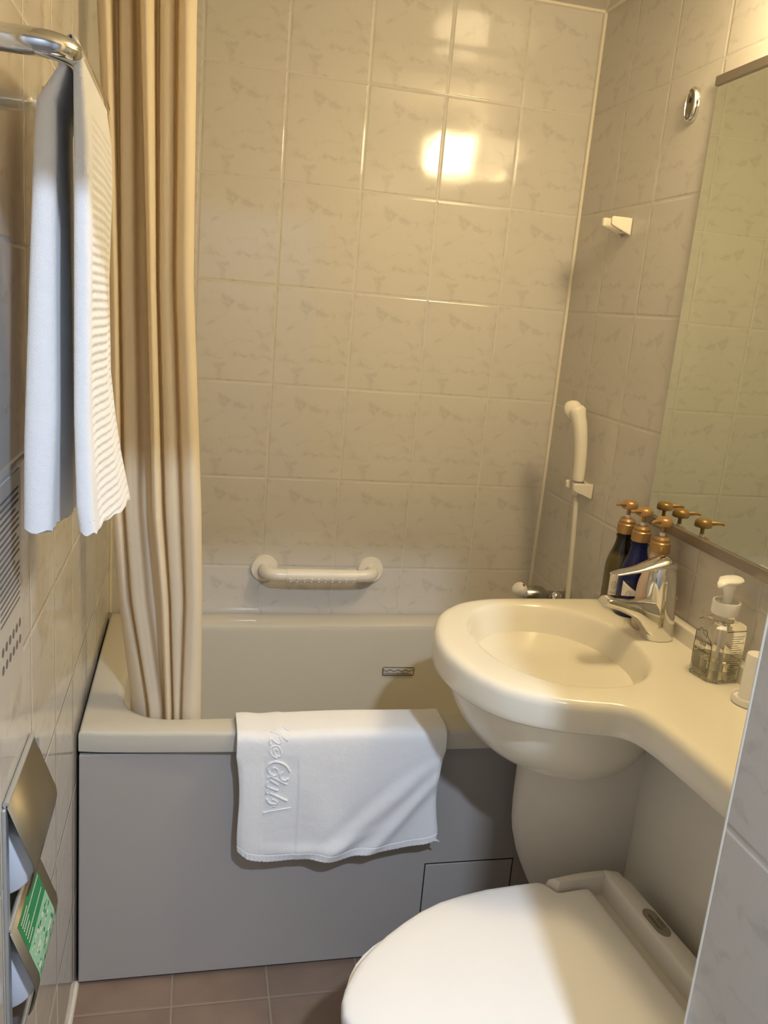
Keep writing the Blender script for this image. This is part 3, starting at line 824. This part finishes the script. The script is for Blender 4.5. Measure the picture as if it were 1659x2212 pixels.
for k in range(18):
    z = .920 - k*.0042
    pr.tube([face_pt(.35, z, 1), face_pt(random.uniform(.6, .95), z, 1)], .0005, 5)
pr.build('back_print', M_inkd, sd)

# ------------------------------------------------------------------ white stand behind the door edge
cs = empty('toothbrush_stand', (1.146, -1.075, BZ), 'white round stand on a flanged base, half hidden behind the doorway edge', 'stand')
MB().lathe([(.029, 0), (.030, .001)], (1.146, -1.075, BZ), 40).build('foot_ring', M_dark, cs)
MB().lathe([(.0300, .001), (.0305, .003), (.0305, .012), (.0295, .014), (.0275, .013), (.0265, .009), (.02, .009)], (1.146, -1.075, BZ), 48).build('base', M_white, cs, sharp=60)
MB().lathe([(.0205, .009), (.0200, .015), (.0190, .086), (.018, .089), (.01, .090)], (1.146, -1.075, BZ), 40).build('column', M_white, cs, sharp=60)

# ------------------------------------------------------------------ mirror
mr = empty('wall_mirror', (1.195, -1.05, 1.49), 'large rectangular wall mirror with bronze edge channels above the washbasin', 'mirror')
MB().box((1.189, -1.52, 1.044), (1.197, -0.590, 1.918)).build('glass', M_mirror, mr, smooth=False, bevel=0.0012, seg=2)
MB().box((1.183, -1.525, 1.024), (1.199, -0.588, 1.045)).build('bottom_channel', M_mtrim, mr, bevel=0.0015)
MB().box((1.184, -1.525, 1.912), (1.199, -0.586, 1.930)).build('top_channel', M_mtrim, mr, bevel=0.0015)

# ------------------------------------------------------------------ oval plate with hole (drying line holder)
ov = empty('oval_fitting', (1.2, -0.497, 1.897), 'small chrome oval drying line fitting left of the mirror top', 'fitting')
def oval(x, h, w_, cy_=-0.497, cz_=1.897, n=40):
    return [(x, cy_ + w_*math.cos(2*PI*j/n), cz_ + h*math.copysign(abs(math.sin(2*PI*j/n))**.85, math.sin(2*PI*j/n))) for j in range(n)]
MB().loft([oval(1.1995, .0345, .0205), oval(1.190, .0345, .0205), oval(1.187, .0325, .0185), oval(1.187, .030, .016), oval(1.1885, .0295, .0155)]).build('rim', M_chrome, ov, sharp=40)
MB().loft([oval(1.190, .0295, .0155), oval(1.1883, .0293, .0153)]).build('face_plate', M_steel, ov)
for z in (1.917, 1.876):
    MB().lathe([(.0042, 0), (.0042, -.0012), (.002, -.0022)], (1.1885, -0.497, z), 16, 'X').build('screw', M_chrome2, ov)
MB().lathe([(.0055, 0), (.0055, -.0012)], (1.1888, -0.497, 1.905), 20, 'X').build('line_hole', M_dark, ov)

# ------------------------------------------------------------------ shower hooks, shower head, hose
def hook(z0, label):
    root = empty('shower_holder', (1.2, -0.275, z0), label, 'shower holder', 'shower head holders on the right wall')
    # wedge body: deep at the wall, shallow at the tip, seen from the near side
    poly = [(1.199, -0.304, z0+.018), (1.150, -0.304, z0+.018), (1.146, -0.304, z0+.015), (1.147, -0.304, z0-.001), (1.152, -0.304, z0-.004), (1.199, -0.304, z0-.022)]
    MB().prism(poly, (0, .009, 0)).build('bracket', M_plas, root, bevel=.003)
    poly2 = [(x_, y_+.046, z_) for x_, y_, z_ in poly]
    MB().prism(poly2, (0, .010, 0)).build('bracket_arm', M_plas, root, bevel=.003)
    MB().box((1.188, -0.296, z0-.016), (1.199, -0.257, z0+.016)).build('back_plate', M_plas, root, bevel=.002)
    MB().lathe([(.003, 0), (.003, .001)], (1.176, -0.299, z0-.0135), 12).build('screw_hole', M_dark, root)
    return root
hook(1.671, 'empty ivory shower holder high on the right wall')
hook(1.027, 'ivory shower holder low on the right wall carrying the shower head')
sh = empty('hand_shower', (1.150, -0.277, 1.03), 'cream handheld shower head standing in the lower wall holder', 'shower head')
SP = [(1.168, -0.277, 1.012), (1.167, -0.277, 1.06), (1.165, -0.276, 1.11), (1.161, -0.272, 1.155), (1.156, -0.266, 1.19), (1.150, -0.257, 1.215), (1.146, -0.250, 1.232)]
hp = catmull(SP, 6); nh = len(hp)
MB().tube(hp, [lerp(i/(nh-1), [0, .15, .5, .75, .9, 1], [.0115, .0150, .0168, .0190, .0238, .0175]) for i in range(nh)], 28).build('handle', M_plas, sh, sharp=80)
# head: flattened dome, face turned to the tub
hc = Vector((1.144, -0.240, 1.222)); nd = Vector((-0.42, 0.80, -0.42)).normalized()
a_ = nd.cross(Vector((0, 0, 1))).normalized(); b2 = a_.cross(nd)
prof = [(.004, -.022), (.013, -.021), (.021, -.016), (.0255, -.006), (.0265, .004), (.0245, .010)]
rings = [[hc + nd*h_ + (a_*math.cos(2*PI*j/32) + b2*math.sin(2*PI*j/32))*r_ for j in range(32)] for r_, h_ in prof]
MB().loft(rings).build('spray_head', M_plas, sh, sharp=80)
rings = [[hc + nd*h_ + (a_*math.cos(2*PI*j/32) + b2*math.sin(2*PI*j/32))*r_ for j in range(32)] for r_, h_ in [(.022, .010), (.021, .0125)]]
MB().loft(rings).build('spray_face', M_chrome2, sh)
MB().lathe([(.0155, 0), (.0155, .005)], (1.168, -0.277, 1.044), 20).build('grey_ring', M_chrome2, sh)
HP = catmull([(1.168, -0.278, 1.012), (1.169, -0.282, .97), (1.170, -0.292, .88), (1.170, -0.304, .77), (1.168, -0.310, .71), (1.155, -0.302, .665), (1.130, -0.280, .650), (1.112, -0.262, .675), (1.108, -0.255, .705)], 8)
ho = MB().tube(HP, .0065, 14).build('shower_hose', M_hose, None)
tag(ho, 'cream shower hose hanging down the corner of the right wall from the shower head', 'hose')

# ------------------------------------------------------------------ tub mixer behind the basin
mx_ = empty('bath_mixer', (1.2, -0.25, 0.735), 'dark chrome bath mixer with a white red-dotted knob behind the washbasin', 'tap')
rings = []
for x, r1 in ((1.062, .010), (1.066, .019), (1.075, .0235), (1.105, .0255), (1.122, .024), (1.132, .017), (1.140, .0125), (1.165, .0115)):
    rings.append([(x, -0.25 + r1*math.cos(2*PI*j/24), 0.728 + r1*math.sin(2*PI*j/24)*1.0) for j in range(24)])
MB().loft(rings).build('valve_body', M_chrome2, mx_, sharp=70)
kb = MB(); kd = Vector((-0.80, -0.15, 0.58)).normalized(); kc = Vector((1.066, -0.252, 0.738))
ka = kd.cross(Vector((0, 1, 0))).normalized(); kb2 = ka.cross(kd)
rings = [[kc + kd*h_ + (ka*math.cos(2*PI*j/24) + kb2*math.sin(2*PI*j/24))*r_ for j in range(24)] for r_, h_ in ((.017, 0), (.019, .004), (.0185, .020), (.015, .025), (.004, .026))]
kn = kb.loft(rings).build('knob', M_white, mx_, sharp=60)
dc = Vector((1.066, -0.262, 0.7585)) 
MB().lathe([(.0001, -.004), (.0032, -.002), (.0034, 0.0), (.0030, .002), (.0001, .003)], tuple(dc + Vector((-.004, -.002, .002))), 12).build('red_dot', M_red, kn)
for y, r_, x in ((-0.252, .0145, 1.160), (-0.262, .008, 1.152)):
    MB().lathe([(r_*.6, -r_*.9), (r_*.95, -r_*.4), (r_, 0), (r_*.95, r_*.4), (r_*.6, r_*.9)], (x, y-.006, .727 if r_ > .01 else .722), 20, 'X').build('union_nut', M_chrome, mx_)
MB().tube([(1.165, -0.25, .728), (1.2, -0.25, .728)], .012, 16).build('inlet', M_chrome2, mx_)
MB().lathe([(.024, 0), (.024, -.004), (.014, -.009)], (1.2, -0.25, .728), 24, 'X').build('wall_flange', M_chrome, mx_)

# ------------------------------------------------------------------ towel bar and face towel
tb = empty('towel_bar', (0, -1.14, 1.648), 'chrome towel bar bent at both ends, fixed high on the left wall', 'towel bar')
BX, BY0, BY1, BZ0 = 0.076, -1.292, -0.985, 1.645
pts = [(0.0, BY0, BZ0), (0.02, BY0, BZ0), (0.045, BY0, BZ0)]
for k in range(1, 7):
    a = k/6*PI/2; pts.append((BX-0.031*(1-math.sin(a)) , BY0+0.031*(1-math.cos(a)), BZ0))
pts += [(BX, -1.2, BZ0), (BX, -1.08, BZ0)]
for k in range(0, 7):
    a = k/6*PI/2; pts.append((BX-0.031*(1-math.cos(a)), BY1-0.031+0.031*math.sin(a), BZ0))
pts += [(0.02, BY1, BZ0), (0.0, BY1, BZ0)]
MB().tube(pts, 0.0125, 24, up=(0, 0, 1)).build('bar', M_chrome, tb)
for y in (BY0, BY1):
    MB().lathe([(.022, 0), (.022, .005), (.0135, .012)], (0, y, BZ0), 28, 'X').build('wall_flange', M_chrome, tb)

def face_towel():
    root = empty('face_towel', (BX, -1.14, BZ0), 'white face towel hanging folded over the chrome towel bar', 'towel')
    # side sheets as closed slabs: cross section in plan changes with height
    def slab(name, near_l, near_r, far_l, far_r, yn, yf, ztop, zbot_n, zbot_f, waf, xtop):
        NZ, NY = (420 if waf else 120), 26; rows = []
        zs_ = [z for z, _ in near_l]
        for k in range(NZ+1):
            t = k/NZ
            ring_ = []
            # right face from near to far, then left face from far to near; rounded near fold
            zn = ztop + (zbot_n-ztop)*t; zf = ztop + (zbot_f-ztop)*t
            def X(tab, z): return lerp(-z, [-a for a, _ in tab], [b for _, b in tab])
            nl, nr, fl, fr_ = X(near_l, zn), X(near_r, zn), X(far_l, zf), X(far_r, zf)
            hw_ = (nr-nl)/2; cxn = (nr+nl)/2
            for j in range(9):       # near fold, half circle from left to right
                a = PI + PI*j/8
                ring_.append((cxn + hw_*math.cos(a), yn + min(hw_, .012)*math.sin(a)*.9, zn + 0.002*math.sin(j*1.3)*(t > .97)))
            for j in range(1, NY+1):
                s = j/NY; y = yn + (yf-yn)*s; z = zn + (zf-zn)*s
                x = nr + (fr_-nr)*s
                x += waf*(z < 1.60)*(0.0010*math.sin(z*2*PI/0.0098 + s*1.5 + 0.35*math.sin(s*45))) * (0.15 < s < .97)
                x += 0.004*math.sin(s*7+1+z*2)*min(1, t*2)*s*(1-s)*4
                ring_.append((x, y, z + .0012*math.sin(s*30)*(t > .985)))
            for j in range(NY, 0, -1):
                s = j/NY; y = yn + (yf-yn)*s; z = zn + (zf-zn)*s
                x = nl + (fl-nl)*s + 0.003*math.sin(s*8)*s*(1-s)*4
                ring_.append((min(x, nr + (fr_-nr)*s - .003), y, z))
            rows.append(ring_)
        # over the bar
        top = []
        for k in range(8, 0, -1):
            a = k/8*PI/2
            zt_ = math.sin(a); 
            ring_ = []
            for p in rows[0]:
                cxr = p[0]; x = BX + (cxr-BX)*math.cos(a)**.8 + 0.0; z = ztop + (xtop-ztop)*zt_
                ring_.append((x, p[1], z + (0 if True else 0)))
            top.append(ring_)
        return MB().loft(top + rows).build(name, M_face, root, sharp=75)
    R = dict(
        Rn=[(1.632,.078),(1.565,.0785),(1.433,.0785),(1.289,.0785),(1.188,.081),(1.156,.085)],
        Rm=[(1.632,.088),(1.565,.0935),(1.434,.0955),(1.29,.0955),(1.188,.100),(1.15,.103)],
        Rf=[(1.632,.087),(1.60,.092),(1.554,.094),(1.438,.091),(1.317,.094),(1.255,.101),(1.21,.108),(1.141,.122)],
        Rfl=[(1.632,.079),(1.60,.080),(1.554,.081),(1.438,.079),(1.317,.082),(1.255,.089),(1.21,.097),(1.141,.112)],
        Ln=[(1.632,.064),(1.60,.044),(1.582,.042),(1.428,.035),(1.262,.028),(1.155,.026)],
        Lm=[(1.632,.072),(1.60,.062),(1.563,.062),(1.43,.061),(1.288,.061),(1.155,.056)],
        Lf=[(1.632,.066),(1.60,.050),(1.434,.052),(1.25,.054),(1.13,.054)],
        Lfl=[(1.632,.058),(1.60,.036),(1.434,.034),(1.25,.028),(1.13,.026)])
    slab('outer_half', R['Rn'], R['Rm'], R['Rfl'], R['Rf'], -1.268, -1.03, 1.632, 1.158, 1.142, 1.0, 1.661)
    slab('inner_half', R['Ln'], R['Lm'], R['Lfl'], R['Lf'], -1.268, -1.06, 1.632, 1.160, 1.136, 0.0, 1.661)
face_towel()

# ------------------------------------------------------------------ paper holder with rolls
ph = empty('paper_holder', (0, -1.195, 0.62), 'double stainless toilet paper holder set into the left wall', 'paper holder')
fr = MB()
fr.box((0.0, RY0-.014, RZ0-.012), (0.0045, RY0+.003, RZ1+.018)); fr.box((0.0, RY1-.003, RZ0-.012), (0.004, RY1+.012, RZ1+.018))
fr.box((0.0, RY0, RZ0-.012), (0.004, RY1, RZ0)); fr.box((0.0, RY0, RZ1), (0.004, RY1, RZ1+.018))
fr.build('frame', M_steelb, ph, bevel=.0015)
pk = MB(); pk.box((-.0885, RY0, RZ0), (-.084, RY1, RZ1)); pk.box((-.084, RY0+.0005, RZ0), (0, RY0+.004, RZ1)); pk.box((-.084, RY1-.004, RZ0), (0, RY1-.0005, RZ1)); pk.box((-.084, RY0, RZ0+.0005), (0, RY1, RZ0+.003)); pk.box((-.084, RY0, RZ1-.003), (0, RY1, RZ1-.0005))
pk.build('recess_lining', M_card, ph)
def cover(zh, sticker):
    """hinged cover plate: flat slope then a rolled lip"""
    y0, y1 = -1.281, -1.112
    prof = [(0.004, zh), (0.0285, zh-.070), (0.0325, zh-.080), (0.0340, zh-.092), (0.0325, zh-.104), (0.029, zh-.116), (0.025, zh-.124)]
    V = []; F = []
    for x, z in prof: V += [(x, y0, z), (x, y1, z)]
    for i in range(len(prof)-1): F.append((2*i, 2*i+1, 2*i+3, 2*i+2))
    o = link('cover', V, F, M_steel, ph, sharp=60)
    md = o.modifiers.new('solid', 'SOLIDIFY'); md.thickness = .0014; md.offset = 1
    MB().tube([(0.004, y0, zh+.001), (0.004, y1, zh+.001)], .0035, 12).build('hinge', M_steelb, o)
    MB().box((0.002, y1-.002, zh-.03), (.012, y1+.004, zh-.004)).build('hinge_bracket', M_steelb, o)
    if sticker:
        def sp_(u, v, e=.0022):   # u along y 0..1 from near to far ; v along slope 0..1 down
            y = -1.270 + .140*u
            if v < .62: tt = .18 + .82*v/.62; x = .004 + .0245*tt; z = zh-.070*tt; nx, nz = .92, .39
            else:
                tt = (v-.62)/.38; i_ = tt*3; k = min(2, int(i_)); f_ = i_-k
                a_p, b_p = prof[k+1], prof[k+2]; x = a_p[0]*(1-f_)+b_p[0]*f_; z = a_p[1]*(1-f_)+b_p[1]*f_; nx, nz = .99, .1
            return (x+nx*e, y, z+nz*e)
        def patch(name, u0, u1, v0, v1, m_, e, par, n=10):
            V = []; F = []
            for i in range(n+1):
                v = v0+(v1-v0)*i/n; V += [sp_(u0, v, e), sp_(u1, v, e)]
            for i in range(n): F.append((2*i, 2*i+1, 2*i+3, 2*i+2))
            return V, F
        V, F = patch('', 0.08, .92, .0, .40, None, .0018, o); g = link('green_label', V, F, M_green, o)
        g['label'] = 'green and white printed label'
        V, F = patch('', 0.08, .92, .40, 1.0, None, .0019, o); link('pale_label_panel', V, F, M_lgreen, g)
        mb = MB()
        for v, u0, u1 in ((.05, .15, .42), (.10, .15, .9), (.15, .15, .38), (.21, .15, .34), (.27, .15, .86), (.33, .15, .35)):
            u = u0
            while u < u1:
                a = min(.03, u1-u); vv, ff = patch('', u, u+a*.8, v, v+.025, None, .0022, None, 1); mb.add(vv, ff); u += a
        for k in range(46):
            u = random.uniform(.1, .84); v = random.uniform(.44, .95); vv, ff = patch('', u, u+random.uniform(.02, .09), v, v+random.uniform(.02, .05), None, .0023, None, 1); mb.add(vv, ff)
        mb.build('label_text', M_lgreen2, g)
        mb = MB()
        for k in range(34):
            u = random.uniform(.1, .84); v = random.uniform(.44, .95); vv, ff = patch('', u, u+random.uniform(.02, .07), v, v+random.uniform(.015, .03), None, .0025, None, 1); mb.add(vv, ff)
        mb.build('label_picture', M_green, g)
cover(0.826, False); cover(0.652, True)
def paper(z, label):
    root = empty('toilet_roll', (-.012, -1.19, z), label, 'toilet paper', 'toilet rolls in the double holder')
    n = 48; rings = []
    y0, y1 = -1.2645, -1.125
    MB().lathe([(.0095, 0), (.0450, 0), (.0470, .002), (.0470, .118), (.0450, .120), (.0095, .120)], (-.0165, -1.252, z), 56, 'Y', cap0=False, cap1=False).build('paper', M_paper, root, sharp=50)
    MB().lathe([(.0098, .002), (.0098, .118)], (-.0165, -1.252, z), 24, 'Y').build('core', M_card, root)
paper(0.727, 'white toilet roll under the plain cover, upper of the two')
paper(0.556, 'white toilet roll under the green-labelled cover, lower of the two')

# ------------------------------------------------------------------ notice on the left wall
nt = empty('notice_sheet', (0, -1.21, 1.08), 'grey glossy notice sheet with small printed lines and icons on the left wall', 'notice')
MB().box((0.0, -1.285, 0.945), (0.0012, -1.150, 1.205)).build('sheet', M_poster, nt)
mb = MB()
for r in range(19):
    z = 1.185 - r*.0078; y = -1.272; ye = -1.165 - (random.uniform(0, .03) if r % 4 == 3 else 0)
    while y < ye:
        l_ = random.uniform(.002, .006); mb.box((0.0012, y, z-.0018), (.0015, min(y+l_, ye), z+.0010)); y += l_ + .0012
mb.build('printed_lines', M_txt, nt)
mb = MB()
for r in range(2):
    for c in range(6):
        y = -1.264 + c*.019; z = 1.012 - r*.022
        mb.lathe([(.0058, .0012), (.0058, .0016)], (0, y, z), 14, 'X')
mb.build('printed_icons', M_txt, nt)

# ------------------------------------------------------------------ toilet
tl = empty('toilet', (0.94, -1.20, 0), 'white toilet with closed lid beside the washbasin, lower right', 'toilet')
TA = math.radians(5); TO = Vector((0.94, -1.20, 0)); TD = Vector((-math.cos(TA), -math.sin(TA), 0)); TS = Vector((-math.sin(TA), math.cos(TA), 0))
def tp(t, s, z): return TO + TD*t + TS*s + Vector((0, 0, z))
LIDP = [(-.011, .0), (-.011, .172), (-.009, .1785), (.0, .180), (.045, .1795), (.0526, .181), (.060, .195), (.0665, .207), (.072, .2105), (.079, .2136), (.12, .2150), (.18, .2145), (.23, .2085), (.276, .199), (.318, .183), (.355, .1635), (.393, .140), (.427, .1146), (.450, .094), (.467, .074), (.484, .051), (.496, .027), (.501, .0)]
def lidring(z, ins=0.0, tmin=-1):
    L_ = []
    pts = [(max(t, tmin), s) for t, s in LIDP]
    full = pts + [(t, -s) for t, s in pts[::-1][1:-1]]
    c = (.22, 0)
    out = []
    for t, s in full:
        d = math.hypot(t-c[0], s-c[1]); k = (d-ins)/d; out.append(tp(c[0]+(t-c[0])*k, (s-c[1])*k, z))
    return out
def domez(ins): return 0
rings = [lidring(.404, .004), lidring(.409, .001), lidring(.432, 0), lidring(.4375, .002), lidring(.4405, .006), lidring(.4425, .014), lidring(.4445, .04), lidring(.4465, .09), lidring(.4475, .14)]
MB().loft(rings).build('lid', M_lid, tl, sharp=50)
def oval2(z, t0, t1, hw, n=48, p=2.3):
    out = []
    for j in range(n):
        a = 2*PI*j/n; c, s = math.cos(a), math.sin(a)
        c = math.copysign(abs(c)**(2/p), c); s = math.copysign(abs(s)**(2/p), s)
        out.append(tp((t0+t1)/2 + c*(t1-t0)/2, s*hw, z))
    return out
MB().loft([oval2(.388, .03, .482, .192), oval2(.391, .025, .486, .196), oval2(.402, .025, .486, .196), oval2(.4045, .03, .482, .192)]).build('seat', M_lid, tl, sharp=50)
MB().loft([oval2(.0, .10, .38, .115), oval2(.02, .09, .385, .12), oval2(.14, .09, .37, .115), oval2(.24, .06, .40, .135), oval2(.32, .03, .46, .170), oval2(.36, .0, .478, .187), oval2(.382, .0, .480, .189), oval2(.387, .01, .474, .184)]).build('bowl', M_china, tl, sharp=60)
MB().loft([[tp(t, s, z) for t, s in ((-.11, -.12), (.14, -.12), (.14, .12), (-.11, .12))] for z in (0, .36)]).build('foot', M_china, tl, bevel=.02)
# seat control unit behind the lid
def unit_ring(z, ins):
    base = [(.070, .205), (.055, .2055), (.02, .2085), (-.02, .2095), (-.055, .208), (-.074, .200), (-.086, .184), (-.0905, .160), (-.0915, 0)]
    full = base + [(t, -s) for t, s in base[::-1][1:]]
    c = (0.0, 0); out = []
    for t, s in full:
        t2 = t + (ins if t < .05 else 0)*(1 if t < 0 else .2); s2 = s - math.copysign(min(ins, abs(s)), s) if abs(s) > .1 else s
        out.append(tp(t2, s2, z))
    return out
MB().loft([unit_ring(.375, .004), unit_ring(.380, 0), unit_ring(.412, 0), unit_ring(.416, .001)]).build('control_unit', M_unit, tl, sharp=60)
# raised back ridge and side shoulders leaving the slot behind the lid
rg = [[tp(t, s, z) for t, s in ((-.0915+i, 0), (-.0905+i, -.160), (-.086+i, -.184+i), (-.074, -.200+i), (-.055, -.208+i), (-.045-i*.3, -.2085+i), (-.043-i*.3, -.17), (-.041-i*.3, 0), (-.043-i*.3, .17), (-.045-i*.3, .2085-i), (-.055, .208-i), (-.074, .200-i), (-.086+i, .184-i), (-.0905+i, .160))] for z, i in ((.412, 0), (.436, 0), (.449, .003), (.455, .009), (.4575, .016))]
MB().loft(rg).build('rear_ridge', M_unit, tl, sharp=50)
for sg in (1, -1):
    rg = [[tp(t, s*sg, z) for t, s in ((-.045, .1845), (-.045, .2085-i), (.0, .2095-i), (.035, .207-i), (.066-i, .204-i), (.050, .1845))] for z, i in ((.412, 0), (.438, 0), (.450, .003), (.4555, .009))]
    MB().loft(rg).build('side_shoulder', M_unit, tl, sharp=50)
bd = []
for z, i in ((.4570, 0), (.4585, 0.0005)):
    ring_ = []
    for j in range(36):
        a = 2*PI*j/36; s = .018*math.sin(a) + (.016 if math.sin(a) > 0 else -.016)*(abs(math.sin(a)) > .02); t = .0125*math.cos(a)
        ring_.append(tp(-.064+t, .055 + s, z))
    bd.append(ring_)
bdo = MB().loft(bd).build('maker_badge', M_badge, tl)
text_mesh('badge_text', 'TOTO', .0080, M_ink, bdo, tp(-.0695, .052, .4588), -TS, -TD, .0001)
text_mesh('badge_text', 'WASHLET', .0085, M_ink, bdo, tp(-.0605, .055, .4588), -TS, -TD, .0001)
